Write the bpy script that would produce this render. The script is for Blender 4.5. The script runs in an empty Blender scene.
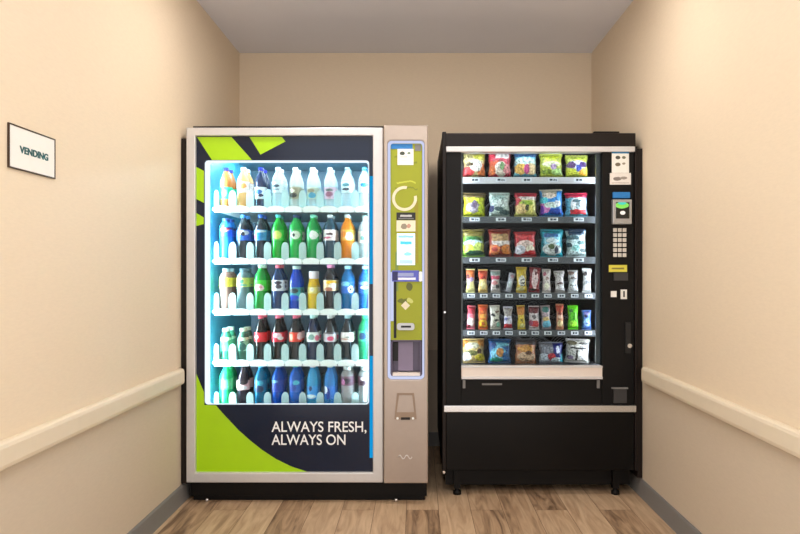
import bpy, bmesh, math, random
from mathutils import Vector, Matrix
random.seed(7)
S = bpy.context.scene
COL = S.collection
PI = math.pi

# ------------------------------------------------------------------ helpers
def lin(c):
    return tuple(((v/255)/12.92 if v/255 <= .04045 else (((v/255)+.055)/1.055)**2.4) for v in c[:3]) + (1,)

class MB:
    """collects shapes (world coordinates) and links them as ONE mesh object"""
    def __init__(self):
        self.bm = bmesh.new()
    def face(self, vs, mi=0, smooth=False):
        try:
            f = self.bm.faces.new(vs)
        except ValueError:
            return None
        f.material_index = mi; f.smooth = smooth
        return f
    def box(self, x0, x1, y0, y1, z0, z1, mi=0):
        v = [self.bm.verts.new(p) for p in ((x0,y0,z0),(x1,y0,z0),(x1,y1,z0),(x0,y1,z0),(x0,y0,z1),(x1,y0,z1),(x1,y1,z1),(x0,y1,z1))]
        for q in ((0,3,2,1),(4,5,6,7),(0,1,5,4),(1,2,6,5),(2,3,7,6),(3,0,4,7)):
            self.face([v[i] for i in q], mi)
        return self
    def prism(self, poly, y0, y1, mi=0):
        """polygon in x-z, counter-clockwise seen from the front (-y), extruded y0..y1"""
        a = [self.bm.verts.new((x, y0, z)) for x, z in poly]
        b = [self.bm.verts.new((x, y1, z)) for x, z in poly]
        n = len(poly)
        self.face(a, mi); self.face(b[::-1], mi)
        for i in range(n):
            j = (i+1) % n
            self.face([a[j], a[i], b[i], b[j]], mi)
        return self
    def ring(self, outer, inner, y0, y1, mi=0):
        """plate with a hole; both loops have the same number of points"""
        n = len(outer)
        L = [[self.bm.verts.new((x, y, z)) for x, z in P] for y in (y0, y1) for P in (outer, inner)]
        oa, ia, ob, ib = L
        for i in range(n):
            j = (i+1) % n
            self.face([oa[i], oa[j], ia[j], ia[i]], mi)
            self.face([ob[j], ob[i], ib[i], ib[j]], mi)
            self.face([oa[j], oa[i], ob[i], ob[j]], mi)
            self.face([ia[i], ia[j], ib[j], ib[i]], mi)
        return self
    def lathe(self, prof, seg=20, c=(0,0,0), mi=0, cap0=True, cap1=True):
        rings = []
        for r, z in prof:
            rings.append([self.bm.verts.new((c[0]+r*math.cos(2*PI*k/seg), c[1]+r*math.sin(2*PI*k/seg), c[2]+z)) for k in range(seg)])
        for a, b in zip(rings, rings[1:]):
            for k in range(seg):
                j = (k+1) % seg
                self.face([a[k], a[j], b[j], b[k]], mi, True)
        if cap0: self.face(rings[0][::-1], mi)
        if cap1: self.face(rings[-1], mi)
        return self
    def cyl_y(self, cx, cz, r, y0, y1, seg=16, mi=0):
        return self.prism([(cx+r*math.cos(2*PI*k/seg), cz+r*math.sin(2*PI*k/seg)) for k in range(seg)], y0, y1, mi)
    def tube(self, pts, r, seg=6, mi=0):
        rings = []
        for i, p in enumerate(pts):
            p = Vector(p)
            t = (Vector(pts[min(i+1, len(pts)-1)]) - Vector(pts[max(i-1, 0)])).normalized()
            u = t.cross(Vector((0,0,1)))
            if u.length < .01: u = t.cross(Vector((1,0,0)))
            u.normalize(); w = t.cross(u)
            rings.append([self.bm.verts.new(p + u*r*math.cos(2*PI*k/seg) + w*r*math.sin(2*PI*k/seg)) for k in range(seg)])
        for a, b in zip(rings, rings[1:]):
            for k in range(seg):
                j = (k+1) % seg
                self.face([a[k], a[j], b[j], b[k]], mi, True)
        self.face(rings[0][::-1], mi); self.face(rings[-1], mi)
        return self
    def build(self, name, mats, parent=None, org=(0,0,0), bevel=0, seg=2):
        me = bpy.data.meshes.new(name)
        bmesh.ops.recalc_face_normals(self.bm, faces=self.bm.faces)
        bmesh.ops.translate(self.bm, vec=-Vector(org), verts=self.bm.verts)
        self.bm.to_mesh(me); self.bm.free()
        for m in (mats if isinstance(mats, (list, tuple)) else [mats]): me.materials.append(m)
        o = bpy.data.objects.new(name, me); COL.objects.link(o)
        if parent is not None: o.parent = parent
        if bevel:
            b = o.modifiers.new('edge', 'BEVEL'); b.width = bevel; b.segments = seg; b.limit_method = 'ANGLE'; b.angle_limit = math.radians(40)
        return o

def tag(o, label, cat, group=None):
    o['label'] = label; o['category'] = cat
    if group: o['group'] = group
    return o
def empty(name, loc):
    o = bpy.data.objects.new(name, None); COL.objects.link(o); o.location = loc
    o.empty_display_size = .05
    return o
def struct(o):
    o['kind'] = 'structure'; return o

def rrect(x0, x1, z0, z1, r, n=4):
    """rounded rectangle, counter-clockwise seen from the front"""
    P = []
    for cx, cz, a0 in ((x1-r, z0+r, -PI/2), (x1-r, z1-r, 0), (x0+r, z1-r, PI/2), (x0+r, z0+r, PI)):
        for k in range(n+1):
            a = a0 + PI/2*k/n
            P.append((cx+r*math.cos(a), cz+r*math.sin(a)))
    return P

def text_obj(s, size, mat, parent, loc, rot, name='lettering', ext=.0006, width=None, align='LEFT', space=1.0, bold=0.0):
    cu = bpy.data.curves.new('lettering_source', 'FONT')
    cu.body = s; cu.size = size; cu.extrude = ext; cu.align_x = align; cu.space_character = space; cu.offset = bold
    t = bpy.data.objects.new('lettering_source', cu); COL.objects.link(t)
    dg = bpy.context.evaluated_depsgraph_get()
    me = bpy.data.meshes.new_from_object(t.evaluated_get(dg))
    bpy.data.objects.remove(t); bpy.data.curves.remove(cu)
    me.name = name; me.materials.clear(); me.materials.append(mat)
    o = bpy.data.objects.new(name, me); COL.objects.link(o)
    o.parent = parent; o.location = loc; o.rotation_euler = rot
    if width:
        xs = [v.co.x for v in me.vertices]
        k = width/(max(xs)-min(xs))
        for v in me.vertices: v.co.x *= k
    return o

# ------------------------------------------------------------------ materials
def nodes(name):
    m = bpy.data.materials.new(name); m.use_nodes = True
    nt = m.node_tree; b = nt.nodes['Principled BSDF']
    return m, nt, b
def mat(name, c, rough=.5, metal=0, var=.06, scale=30, emit=None, es=0, spec=.5, coat=0):
    m, nt, b = nodes(name)
    b.inputs['Roughness'].default_value = rough; b.inputs['Metallic'].default_value = metal
    b.inputs['Specular IOR Level'].default_value = spec; b.inputs['Coat Weight'].default_value = coat
    tc = nt.nodes.new('ShaderNodeTexCoord'); n = nt.nodes.new('ShaderNodeTexNoise'); n.inputs['Scale'].default_value = scale
    nt.links.new(tc.outputs['Object'], n.inputs['Vector'])
    r = nt.nodes.new('ShaderNodeMix'); r.data_type = 'RGBA'
    L = lin(c); r.inputs[6].default_value = tuple(v*(1-var) for v in L[:3])+(1,); r.inputs[7].default_value = tuple(min(1, v*(1+var)) for v in L[:3])+(1,)
    nt.links.new(n.outputs['Fac'], r.inputs[0]); nt.links.new(r.outputs[2], b.inputs['Base Color'])
    if emit: b.inputs['Emission Color'].default_value = lin(emit); b.inputs['Emission Strength'].default_value = es
    return m
def lamp_mat(name, c, es):
    m = bpy.data.materials.new(name); m.use_nodes = True; nt = m.node_tree; nt.nodes.clear()
    e = nt.nodes.new('ShaderNodeEmission'); o = nt.nodes.new('ShaderNodeOutputMaterial')
    e.inputs['Color'].default_value = lin(c); e.inputs['Strength'].default_value = es
    nt.links.new(e.outputs[0], o.inputs[0]); return m
def clear_mat(name, tint, body, fac, rough=.08):
    """clear plastic: part of the light passes, part meets a glossy tinted skin"""
    m, nt, b = nodes(name)
    b.inputs['Base Color'].default_value = lin(body); b.inputs['Roughness'].default_value = rough
    t = nt.nodes.new('ShaderNodeBsdfTransparent'); t.inputs[0].default_value = lin(tint)
    fr = nt.nodes.new('ShaderNodeLayerWeight'); fr.inputs['Blend'].default_value = .25
    ad = nt.nodes.new('ShaderNodeMath'); ad.operation = 'MULTIPLY_ADD'; ad.use_clamp = True
    ad.inputs[1].default_value = .6; ad.inputs[2].default_value = fac
    nt.links.new(fr.outputs['Facing'], ad.inputs[0])
    mx = nt.nodes.new('ShaderNodeMixShader'); nt.links.new(ad.outputs[0], mx.inputs[0])
    nt.links.new(t.outputs[0], mx.inputs[1]); nt.links.new(b.outputs[0], mx.inputs[2])
    nt.links.new(mx.outputs[0], nt.nodes['Material Output'].inputs[0]); return m
def glass_mat(name, tint, refl=.06):
    m = bpy.data.materials.new(name); m.use_nodes = True; nt = m.node_tree; nt.nodes.clear()
    t = nt.nodes.new('ShaderNodeBsdfTransparent'); t.inputs[0].default_value = lin(tint)
    g = nt.nodes.new('ShaderNodeBsdfGlossy'); g.inputs['Roughness'].default_value = .02
    fr = nt.nodes.new('ShaderNodeFresnel'); fr.inputs['IOR'].default_value = 1.18
    mx = nt.nodes.new('ShaderNodeMixShader'); o = nt.nodes.new('ShaderNodeOutputMaterial')
    nt.links.new(fr.outputs[0], mx.inputs[0]); nt.links.new(t.outputs[0], mx.inputs[1]); nt.links.new(g.outputs[0], mx.inputs[2])
    nt.links.new(mx.outputs[0], o.inputs[0]); return m

_pn = [0]
def pat(base, layers, rough=.35, wob=.05, metal=0, detail=0, name='printed_film', emit=0):
    """printed wrapping: base colour with ellipses ('e') and bars ('b') laid over it in the mesh's own 0..1 frame"""
    _pn[0] += 1
    m, nt, b = nodes(name); N, K = nt.nodes, nt.links
    b.inputs['Roughness'].default_value = rough; b.inputs['Metallic'].default_value = metal
    tc = N.new('ShaderNodeTexCoord')
    no = N.new('ShaderNodeTexNoise'); no.inputs['Scale'].default_value = 5; no.inputs['Detail'].default_value = 4
    of = N.new('ShaderNodeVectorMath'); of.operation = 'ADD'; of.inputs[1].default_value = (_pn[0]*.37, _pn[0]*.11, _pn[0]*.23)
    K.new(tc.outputs['Generated'], of.inputs[0]); K.new(of.outputs[0], no.inputs['Vector'])
    sh = N.new('ShaderNodeVectorMath'); sh.operation = 'MULTIPLY_ADD'
    sh.inputs[1].default_value = (2*wob, 0, 2*wob); K.new(no.outputs['Color'], sh.inputs[0])
    bs = N.new('ShaderNodeVectorMath'); bs.operation = 'SUBTRACT'; bs.inputs[1].default_value = (wob, 0, wob)
    K.new(tc.outputs['Generated'], bs.inputs[0]); K.new(bs.outputs[0], sh.inputs[2])
    flat = N.new('ShaderNodeVectorMath'); flat.operation = 'MULTIPLY'; flat.inputs[1].default_value = (1, 0, 1)
    K.new(sh.outputs[0], flat.inputs[0])
    prev = None
    for kind, cx, cz, rx, rz, c in layers:
        d = N.new('ShaderNodeVectorMath'); d.operation = 'SUBTRACT'; d.inputs[1].default_value = (cx, 0, cz); K.new(flat.outputs[0], d.inputs[0])
        s = N.new('ShaderNodeVectorMath'); s.operation = 'MULTIPLY'; s.inputs[1].default_value = (1/rx, 0, 1/rz); K.new(d.outputs[0], s.inputs[0])
        if kind == 'e':
            l = N.new('ShaderNodeVectorMath'); l.operation = 'LENGTH'; K.new(s.outputs[0], l.inputs[0]); val = l.outputs['Value']
        else:
            a = N.new('ShaderNodeVectorMath'); a.operation = 'ABSOLUTE'; K.new(s.outputs[0], a.inputs[0])
            sp = N.new('ShaderNodeSeparateXYZ'); K.new(a.outputs[0], sp.inputs[0])
            mxx = N.new('ShaderNodeMath'); mxx.operation = 'MAXIMUM'; K.new(sp.outputs[0], mxx.inputs[0]); K.new(sp.outputs[2], mxx.inputs[1]); val = mxx.outputs[0]
        lt = N.new('ShaderNodeMath'); lt.operation = 'LESS_THAN'; lt.inputs[1].default_value = 1; K.new(val, lt.inputs[0])
        mx = N.new('ShaderNodeMix'); mx.data_type = 'RGBA'; K.new(lt.outputs[0], mx.inputs[0])
        if prev is None: mx.inputs[6].default_value = lin(base)
        else: K.new(prev, mx.inputs[6])
        mx.inputs[7].default_value = lin(c); prev = mx.outputs[2]
    if prev is not None and detail:
        fn = N.new('ShaderNodeTexNoise'); fn.inputs['Scale'].default_value = 11; fn.inputs['Detail'].default_value = 5; fn.inputs['Roughness'].default_value = .65
        K.new(of.outputs[0], fn.inputs['Vector'])
        mr = N.new('ShaderNodeMapRange'); mr.inputs[1].default_value = .36; mr.inputs[2].default_value = .64; mr.inputs[3].default_value = 1-detail; mr.inputs[4].default_value = 1+detail*.45
        K.new(fn.outputs['Fac'], mr.inputs[0])
        mu = N.new('ShaderNodeMix'); mu.data_type = 'RGBA'; mu.blend_type = 'MULTIPLY'; mu.inputs[0].default_value = 1
        K.new(prev, mu.inputs[6]); K.new(mr.outputs[0], mu.inputs[7]); prev = mu.outputs[2]
    if prev is None: b.inputs['Base Color'].default_value = lin(base)
    else: K.new(prev, b.inputs['Base Color'])
    if emit:
        if prev is not None: K.new(prev, b.inputs['Emission Color'])
        b.inputs['Emission Strength'].default_value = emit
    return m

M = {}
M['silver'] = mat('brushed_silver', (208,206,206), .38, .35, .04, 60)
M['column'] = mat('champagne_metal', (172,158,147), .36, .5, .04, 40)
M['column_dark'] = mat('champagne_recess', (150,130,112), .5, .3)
M['black'] = mat('black_powder_coat', (11,9,8), .5, 0, .1, 40, spec=.2)
M['gloss_black'] = mat('gloss_black', (9,8,8), .3, 0, .1, spec=.2)
M['brownblack'] = mat('dark_brown_coat', (24,16,13), .45, 0, .1, spec=.25)
M['navy'] = mat('navy_door_film', (12,26,50), .16, 0, .08, 8, spec=.4)
M['lime'] = mat('lime_film', (166,214,4), .35, 0, .05, 12)
M['ltext'] = mat('pale_lettering', (240,243,246), .4)
M['white'] = mat('white_plastic', (240,243,244), .4, 0, .02)
M['liner'] = mat('grey_cooler_liner', (88,118,136), .4, 0, .02)
M['cyanwall'] = mat('cyan_cooler_wall', (84,186,216), .4, 0, .03)
M['gate'] = clear_mat('frosted_gate_plastic', (220,250,250), (232,253,252), .42, .3)
M['rail_white'] = mat('white_shelf_lip', (236,248,246), .4, 0, .03)
M['glass'] = glass_mat('door_glass', (250,253,253))
M['led'] = lamp_mat('cool_led', (222,244,255), 200)
M['ledtop'] = lamp_mat('cool_led_top', (228,246,255), 48)
M['ledframe'] = lamp_mat('lit_window_edge', (235,246,255), 1.15)
M['ledsnack'] = lamp_mat('neutral_led', (240,244,255), 60)
M['ledsnacktop'] = lamp_mat('neutral_led_top', (240,244,255), 13)
M['blueglow'] = lamp_mat('blue_edge_glow', (18,150,215), 1.0)
M['glowtrim'] = lamp_mat('lavender_light_trim', (212,218,250), .95)
M['steel'] = mat('satin_steel', (176,176,176), .35, .7, .05)
M['chrome'] = mat('bright_chrome', (225,225,225), .2, .9, .03)
M['tray'] = mat('grey_tray_front', (84,86,88), .4, .4, .06)
M['trayplate'] = mat('dark_tray_plate', (58,56,56), .5, .3, .06)
M['grey'] = mat('grey_plastic', (120,118,116), .5)
M['darkgrey'] = mat('charcoal_plastic', (52,50,50), .5)
M['flap'] = mat('pale_flap', (226,214,204), .4, .1, .03)
M['paper'] = mat('white_paper', (238,236,230), .7, 0, .03)
M['blue'] = mat('blue_print', (30,120,190), .5)
M['teal'] = mat('teal_print', (10,84,88), .5)
M['cream'] = mat('cream_print', (228,220,190), .6, 0, .1, 90)
M['dark'] = mat('dark_void', (8,7,8), .6)
M['wire'] = mat('coil_wire', (120,122,126), .3, .8)
M['yellow'] = mat('yellow_sticker', (214,202,60), .5)

# ------------------------------------------------------------------ camera
FPX, VX, VY, EYE = 640.0, 417.0, 272.0, 1.125
cam = bpy.data.cameras.new('camera'); co = bpy.data.objects.new('camera', cam); COL.objects.link(co)
cam.sensor_width = 36; cam.lens = FPX/800*36
cam.shift_x = -(VX-400)/800; cam.shift_y = (VY-267)/800
co.location = (0, 0, EYE); co.rotation_euler = (PI/2, 0, 0); cam.clip_start = .02
S.camera = co

# ------------------------------------------------------------------ room
XL, XR, YB, YF, H = -1.15, 1.13, 4.145, .9, 2.543
def wall_mat(name, up, low):
    m, nt, b = nodes(name); N, K = nt.nodes, nt.links
    b.inputs['Roughness'].default_value = .6; b.inputs['Specular IOR Level'].default_value = .35
    tc = N.new('ShaderNodeTexCoord')
    mp = N.new('ShaderNodeMapping'); mp.inputs['Scale'].default_value = (14, 14, 60); K.new(tc.outputs['Object'], mp.inputs[0])
    n = N.new('ShaderNodeTexNoise'); n.inputs['Scale'].default_value = 3; n.inputs['Detail'].default_value = 6; K.new(mp.outputs[0], n.inputs['Vector'])
    sp = N.new('ShaderNodeSeparateXYZ'); K.new(tc.outputs['Object'], sp.inputs[0])
    lt = N.new('ShaderNodeMath'); lt.operation = 'LESS_THAN'; lt.inputs[1].default_value = .62; K.new(sp.outputs[2], lt.inputs[0])
    mx = N.new('ShaderNodeMix'); mx.data_type = 'RGBA'; mx.inputs[6].default_value = lin(up); mx.inputs[7].default_value = lin(low); K.new(lt.outputs[0], mx.inputs[0])
    hs = N.new('ShaderNodeMix'); hs.data_type = 'RGBA'; hs.blend_type = 'MULTIPLY'; hs.inputs[0].default_value = 1
    rp = N.new('ShaderNodeMapRange'); rp.inputs[1].default_value = .3; rp.inputs[2].default_value = .7; rp.inputs[3].default_value = .975; rp.inputs[4].default_value = 1.02
    K.new(n.outputs['Fac'], rp.inputs[0]); K.new(mx.outputs[2], hs.inputs[6]); K.new(rp.outputs[0], hs.inputs[7])
    K.new(hs.outputs[2], b.inputs['Base Color'])
    bp = N.new('ShaderNodeBump'); bp.inputs['Strength'].default_value = .03; bp.inputs['Distance'].default_value = .004
    K.new(n.outputs['Fac'], bp.inputs['Height']); K.new(bp.outputs[0], b.inputs['Normal'])
    return m
M['wall'] = wall_mat('textured_beige_wallpaper', (229,211,185), (205,190,169))
M['ceil'] = mat('flat_white_ceiling', (238,238,246), .9, 0, .02, 4)
M['trim'] = mat('cream_painted_rail', (226,212,188), .4, 0, .03)
M['base'] = mat('grey_vinyl_base', (124,122,120), .5, 0, .05)

def floor_mat():
    m, nt, b = nodes('vinyl_oak_planks'); N, K = nt.nodes, nt.links
    tc = N.new('ShaderNodeTexCoord')
    mp = N.new('ShaderNodeMapping'); mp.inputs['Rotation'].default_value = (0, 0, PI/2); mp.inputs['Location'].default_value = (.3, .05, 0); K.new(tc.outputs['Object'], mp.inputs[0])
    br = N.new('ShaderNodeTexBrick'); br.inputs['Scale'].default_value = 1; br.inputs['Brick Width'].default_value = 1.15; br.inputs['Row Height'].default_value = .152
    br.inputs['Mortar Size'].default_value = .0011; br.inputs['Bias'].default_value = 0; br.offset = .37
    br.inputs['Color1'].default_value = (0,0,0,1); br.inputs['Color2'].default_value = (1,1,1,1); br.inputs['Mortar'].default_value = (.0,.0,.0,1)
    K.new(mp.outputs[0], br.inputs[0])
    m2 = N.new('ShaderNodeMapping'); m2.inputs['Scale'].default_value = (14, 1.6, 1); K.new(tc.outputs['Object'], m2.inputs[0])
    n = N.new('ShaderNodeTexNoise'); n.inputs['Scale'].default_value = 2.2; n.inputs['Detail'].default_value = 7; n.inputs['Distortion'].default_value = 1.1
    ofs = N.new('ShaderNodeVectorMath'); ofs.operation = 'MULTIPLY_ADD'; ofs.inputs[1].default_value = (9, 9, 9); K.new(br.outputs['Color'], ofs.inputs[0]); K.new(m2.outputs[0], ofs.inputs[2])
    K.new(ofs.outputs[0], n.inputs['Vector'])
    ad = N.new('ShaderNodeMath'); ad.operation = 'MULTIPLY_ADD'; ad.inputs[1].default_value = .3; K.new(br.outputs['Color'], ad.inputs[0]); K.new(n.outputs['Fac'], ad.inputs[2])
    cr = N.new('ShaderNodeValToRGB'); e = cr.color_ramp.elements
    e[0].position = .36; e[0].color = lin((104,80,60)); e[1].position = .92; e[1].color = lin((204,176,144))
    x = cr.color_ramp.elements.new(.6); x.color = lin((172,142,112))
    K.new(ad.outputs[0], cr.inputs[0])
    mo = N.new('ShaderNodeMix'); mo.data_type = 'RGBA'; mo.inputs[7].default_value = lin((92,66,44)); K.new(br.outputs['Fac'], mo.inputs[0]); K.new(cr.outputs[0], mo.inputs[6])
    K.new(mo.outputs[2], b.inputs['Base Color']); b.inputs['Roughness'].default_value = .48
    return m
M['floor'] = floor_mat()
T = .1
struct(MB().box(XL-T, XR+T, YF, YB+T, -T, 0).build('floor', M['floor']))
struct(MB().box(XL-T, XR+T, YF, YB+T, H, H+T).build('ceiling', M['ceil']))
struct(MB().box(XL-T, XL, YF, YB, 0, H).build('wall_left', M['wall']))
struct(MB().box(XR, XR+T, YF, YB, 0, H).build('wall_right', M['wall']))
struct(MB().box(XL-T, XR+T, YB, YB+T, 0, H).build('wall_back', M['wall']))
def rail_profile(s, x):   # moulded chair rail section (x offset from wall, z)
    return [(x, .584), (x+s*.02, .584), (x+s*.027, .589), (x+s*.03, .6), (x+s*.03, .646), (x+s*.027, .655), (x+s*.02, .66), (x, .66)]
def extrude_y(prof, y0, y1):
    m = MB(); m.prism(prof, y0, y1); return m
struct(extrude_y(rail_profile(1, XL), YF, 3.085).build('trim_1', M['trim'], bevel=.002))
struct(extrude_y(rail_profile(-1, XR), YF, 3.14).build('trim_2', M['trim'], bevel=.002))
def base_profile(s, x):
    return [(x, 0), (x+s*.014, 0), (x+s*.012, .012), (x+s*.008, .078), (x+s*.004, .088), (x, .088)]
struct(extrude_y(base_profile(1, XL), YF, YB).build('baseboard_left', M['base']))
struct(extrude_y(base_profile(-1, XR), YF, YB).build('baseboard_right', M['base']))
struct(MB().box(XL+.015, XR-.015, YB-.01, YB, 0, .088).build('baseboard_back', M['base']))

# recessed ceiling lights in front of the machines
def ceiling_light(x, y, label):
    r = empty('ceiling_light', (x, y, H)); tag(r, label, 'ceiling light', 'recessed ceiling lights')
    org = (x, y, H)
    seg = 32
    m = MB(); m.lathe([(.125, -.012), (.15, -.006), (.15, -.0005), (.11, -.0005), (.11, -.008)], seg, org, cap0=False, cap1=False); m.build('trim_ring', M['white'], r, org)
    m = MB(); m.lathe([(.0, -.006), (.112, -.006), (.112, -.002), (0, -.002)], seg, org, cap0=False, cap1=False); m.build('diffuser', M['warm'], r, org)
M['warm'] = lamp_mat('warm_diffuser', (255,249,243), 70)
ceiling_light(-.5, 2.72, 'round recessed ceiling light in front of the drinks machine')
ceiling_light(.5, 2.6, 'round recessed ceiling light in front of the snack machine')
ceiling_light(0, 1.25, 'round recessed ceiling light by the alcove entrance')

# ------------------------------------------------------------------ vending sign on the wall
y0, y1, z0, z1 = 1.795, 2.026, 1.419, 1.545
sg = empty('wall_sign', (XL, (y0+y1)/2, z0)); tag(sg, 'small white VENDING sign in a thin dark frame on the beige wall', 'sign')
org = sg.location
MB().box(XL+.0005, XL+.0045, y0+.004, y1-.004, z0+.004, z1-.004).build('sign_face', M['paper'], sg, org)
f = MB(); fw = .0038
f.box(XL+.0005, XL+.006, y0, y1, z0, z0+fw); f.box(XL+.0005, XL+.006, y0, y1, z1-fw, z1); f.box(XL+.0005, XL+.006, y0, y0+fw, z0+fw, z1-fw); f.box(XL+.0005, XL+.006, y1-fw, y1, z0+fw, z1-fw)
f.build('sign_frame', mat('bronze_frame', (70,52,40), .4, .4), sg, org)
text_obj('VENDING', .028, M['teal'], sg, Vector((XL+.0052, 1.846, 1.470)) - Vector(org), (PI/2, 0, PI/2), width=.142, bold=.0008)

# ------------------------------------------------------------------ drinks machine
DB = 3.122; SB = FPX/DB
def bx(px, d=DB): return (px-VX)*d/FPX
def bz(py, d=DB): return EYE-(py-VY)*d/FPX
def poly(pts, d): return [(bx(x, d), bz(y, d)) for x, y in pts][::-1]
ORG = Vector((bx(307), 3.5, 0))
BV = empty('drinks_vending_machine', ORG)
tag(BV, 'silver-framed glass-front drinks vending machine with lime and navy door graphics', 'vending machine', 'vending machines')
def B(mb, name, mats, parent=BV, bevel=0): return mb.build(name, mats, parent, ORG, bevel)
YR = 4.1
IX0, IX1, IZ0, IZ1 = -1.05, -.203, .405, 1.765      # inside of the cooler
cab = MB()
xl, xr, zt = bx(188.2), bx(427), bz(126.2, 3.19)
cab.box(xl, IX0-.012, 3.19, YR, .1, zt); cab.box(IX1+.012, xr, 3.19, YR, .1, zt)
cab.box(IX0-.012, IX1+.012, 3.19, YR, IZ1+.012, zt); cab.box(IX0-.012, IX1+.012, 3.19, YR, .1, IZ0-.012); cab.box(IX0-.012, IX1+.012, YR-.03, YR, IZ0-.012, IZ1+.012)
B(cab, 'cabinet', M['brownblack'])
ln = MB(); t = .011
ln.box(IX0-t, IX0, 3.19, YR-.031, IZ0, IZ1, 1); ln.box(IX1, IX1+t, 3.19, YR-.031, IZ0, IZ1, 1)
ln.box(IX0, IX1, YR-.042, YR-.031, IZ0, IZ1); ln.box(IX0-t, IX1+t, 3.19, YR-.031, IZ1, IZ1+t); ln.box(IX0-t, IX1+t, 3.19, YR-.031, IZ0-t, IZ0)
B(ln, 'cooler_liner', [M['liner'], M['cyanwall']])
B(MB().box(XL+.003, bx(187.3), DB-.008, DB+.45, .095, bz(139)), 'shadow_strip', M['brownblack'])  # solid dark strip imitating the hard shadow between machine and wall
# plinth with levelling feet
pl = MB(); pl.box(bx(188.5), bx(427), 3.15, YR-.02, .022, .1); pl.box(bx(191), bx(425), 3.155, 3.17, .0, .03)
pb = B(pl, 'plinth', M['black'], bevel=.003)
for px in (206, 396):
    B(MB().lathe([(.0001,0),(.009,0),(.009,.012),(.005,.016)], 12, (bx(px), 3.138, 0)), 'levelling_foot', M['chrome'], pb)
# door frame
fr = MB(); fr.ring(poly([(187,128),(383.3,128),(383.3,482),(187,482)], DB), poly([(196,136),(373,136),(373,472),(196,472)], DB), DB-.012, DB+.062)
B(fr, 'door_frame', M['silver'], bevel=.005)
# printed panel with the rounded window
def win(i=0): return rrect(bx(204+i), bx(369-i), bz(405-i*.4), bz(160+i), .016, 5)
def outer(n=5):
    x0, x1, z0_, z1_ = bx(195.8), bx(373.2), bz(472.2), bz(135.8)
    P = []
    for cx, cz in ((x1, z0_), (x1, z1_), (x0, z1_), (x0, z0_)):
        P += [(cx, cz)]*(n+1)
    return P
pn = MB(); pn.ring(outer(), win(), DB+.006, DB+.014)
bmesh.ops.remove_doubles(pn.bm, verts=pn.bm.verts, dist=1e-5)
panel = B(pn, 'door_panel', M['navy'])
def gfx(pts, name='lime_graphic', m='lime', d=DB+.006, th=.0012):
    return B(MB().prism(poly(pts, d), d-th, d-.0001), name, M[m], panel)
gfx([(197,137),(231.5,137),(252,160),(212,160)])
gfx([(249.5,137),(282,137),(285.5,141.5),(260.5,154.6)])
gfx([(196.5,167),(204,171),(204,203),(196.5,199)])
gfx([(196.5,213),(203.8,217.5),(203.8,224),(196.5,226)])
gfx([(196.5,374),(200,383),(204,392),(204.5,405),(216,405.3),(222.5,413),(229.5,420.5),(239,430.5),(249,439.5),(262,449.8),(276,459),(291,466.3),(308,472),(196.5,472)])
tx = (PI/2, 0, 0)
for s, px, py, w in (('ALWAYS FRESH,', 271.5, 432, 95), ('ALWAYS ON', 271.5, 445, 74)):
    text_obj(s, 10.2*DB/FPX/.69, M['ltext'], panel, Vector((bx(px), DB+.0045, bz(py)))-ORG, tx, width=w*DB/FPX, bold=.0005)
# emissive strips added to imitate blue light bleeding at the panel edge
for ya, yb in ((176, 284), (356, 458)):
    B(MB().box(bx(369.6), bx(373), DB+.002, DB+.0058, bz(yb), bz(ya)), 'blue_glow_strip', M['blueglow'], panel)
# lit window edge
we = MB(); we.ring(win(-.6), rrect(bx(208.6), bx(367.8), bz(404.4), bz(162), .014, 5), DB+.0145, DB+.024)
B(we, 'lit_window_edge', M['ledframe'], panel)
B(MB().box(bx(203), bx(370), DB+.026, DB+.031, bz(406), bz(159)), 'door_glass', M['glass'])
# LED tubes behind the door
B(MB().box(IX0+.002, IX0+.010, DB+.04, DB+.062, .45, 1.66), 'led_tube', M['led'])
B(MB().box(IX1-.010, IX1-.002, DB+.04, DB+.062, .45, 1.66), 'led_tube', M['led'])
B(MB().box(IX0+.05, IX1-.05, 3.2, 3.225, IZ1-.012, IZ1-.002), 'led_tube', M['ledtop'])
B(MB().box(IX0+.05, IX1-.05, 3.6, 3.63, IZ1-.012, IZ1-.002), 'led_tube', M['ledtop'])

# shelves ------------------------------------------------------------
SHELF_Z = [1.447, 1.186, .931, .675, .432]      # top of each tray
YS = 3.205
NC = 9
COLX = [bx(226.2+17.3*i, 3.26) for i in range(NC)]
PIT = COLX[1]-COLX[0]
for k, sz in enumerate(SHELF_Z):
    tr = B(MB().box(IX0+.022, IX1-.012, YS+.012, 4.0, sz-.012, sz), 'shelf_tray', M['rail_white'])
    lip = MB()
    for x in COLX:
        a, b_ = x-PIT*.47, x+PIT*.47
        P = [(a, sz-.022), (b_, sz-.022)] + [(x+PIT*.47*math.cos(u), sz-.004+.014*math.sin(u)) for u in [PI*i/8 for i in range(9)]]
        lip.prism(P, YS, YS+.011)
    B(lip, 'front_lip', M['rail_white'], tr)
    for i in range(NC+1):
        x = COLX[0]+PIT*(i-.5)
        w = .0185
        h0, h1 = sz+.0005, sz+.09
        xa, xb = max(x-w, COLX[0]-PIT*.5-.004), min(x+w, COLX[-1]+PIT*.5+.004)
        g = MB()
        P = [(xa, h0), (xb, h0), (xb, h1-.03)] + [((xa+xb)/2+(xb-xa)/2*math.cos(u), h1-.03+.03*math.sin(u)) for u in [PI*j/8 for j in range(1, 8)]] + [(xa, h1-.03)]
        g.prism(P, YS+.0125, YS+.0155)
        g.box(x-.002, x+.002, YS+.0155, 3.96, h0, sz+.07)
        B(g, 'lane_divider', M['gate'], tr)

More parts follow.
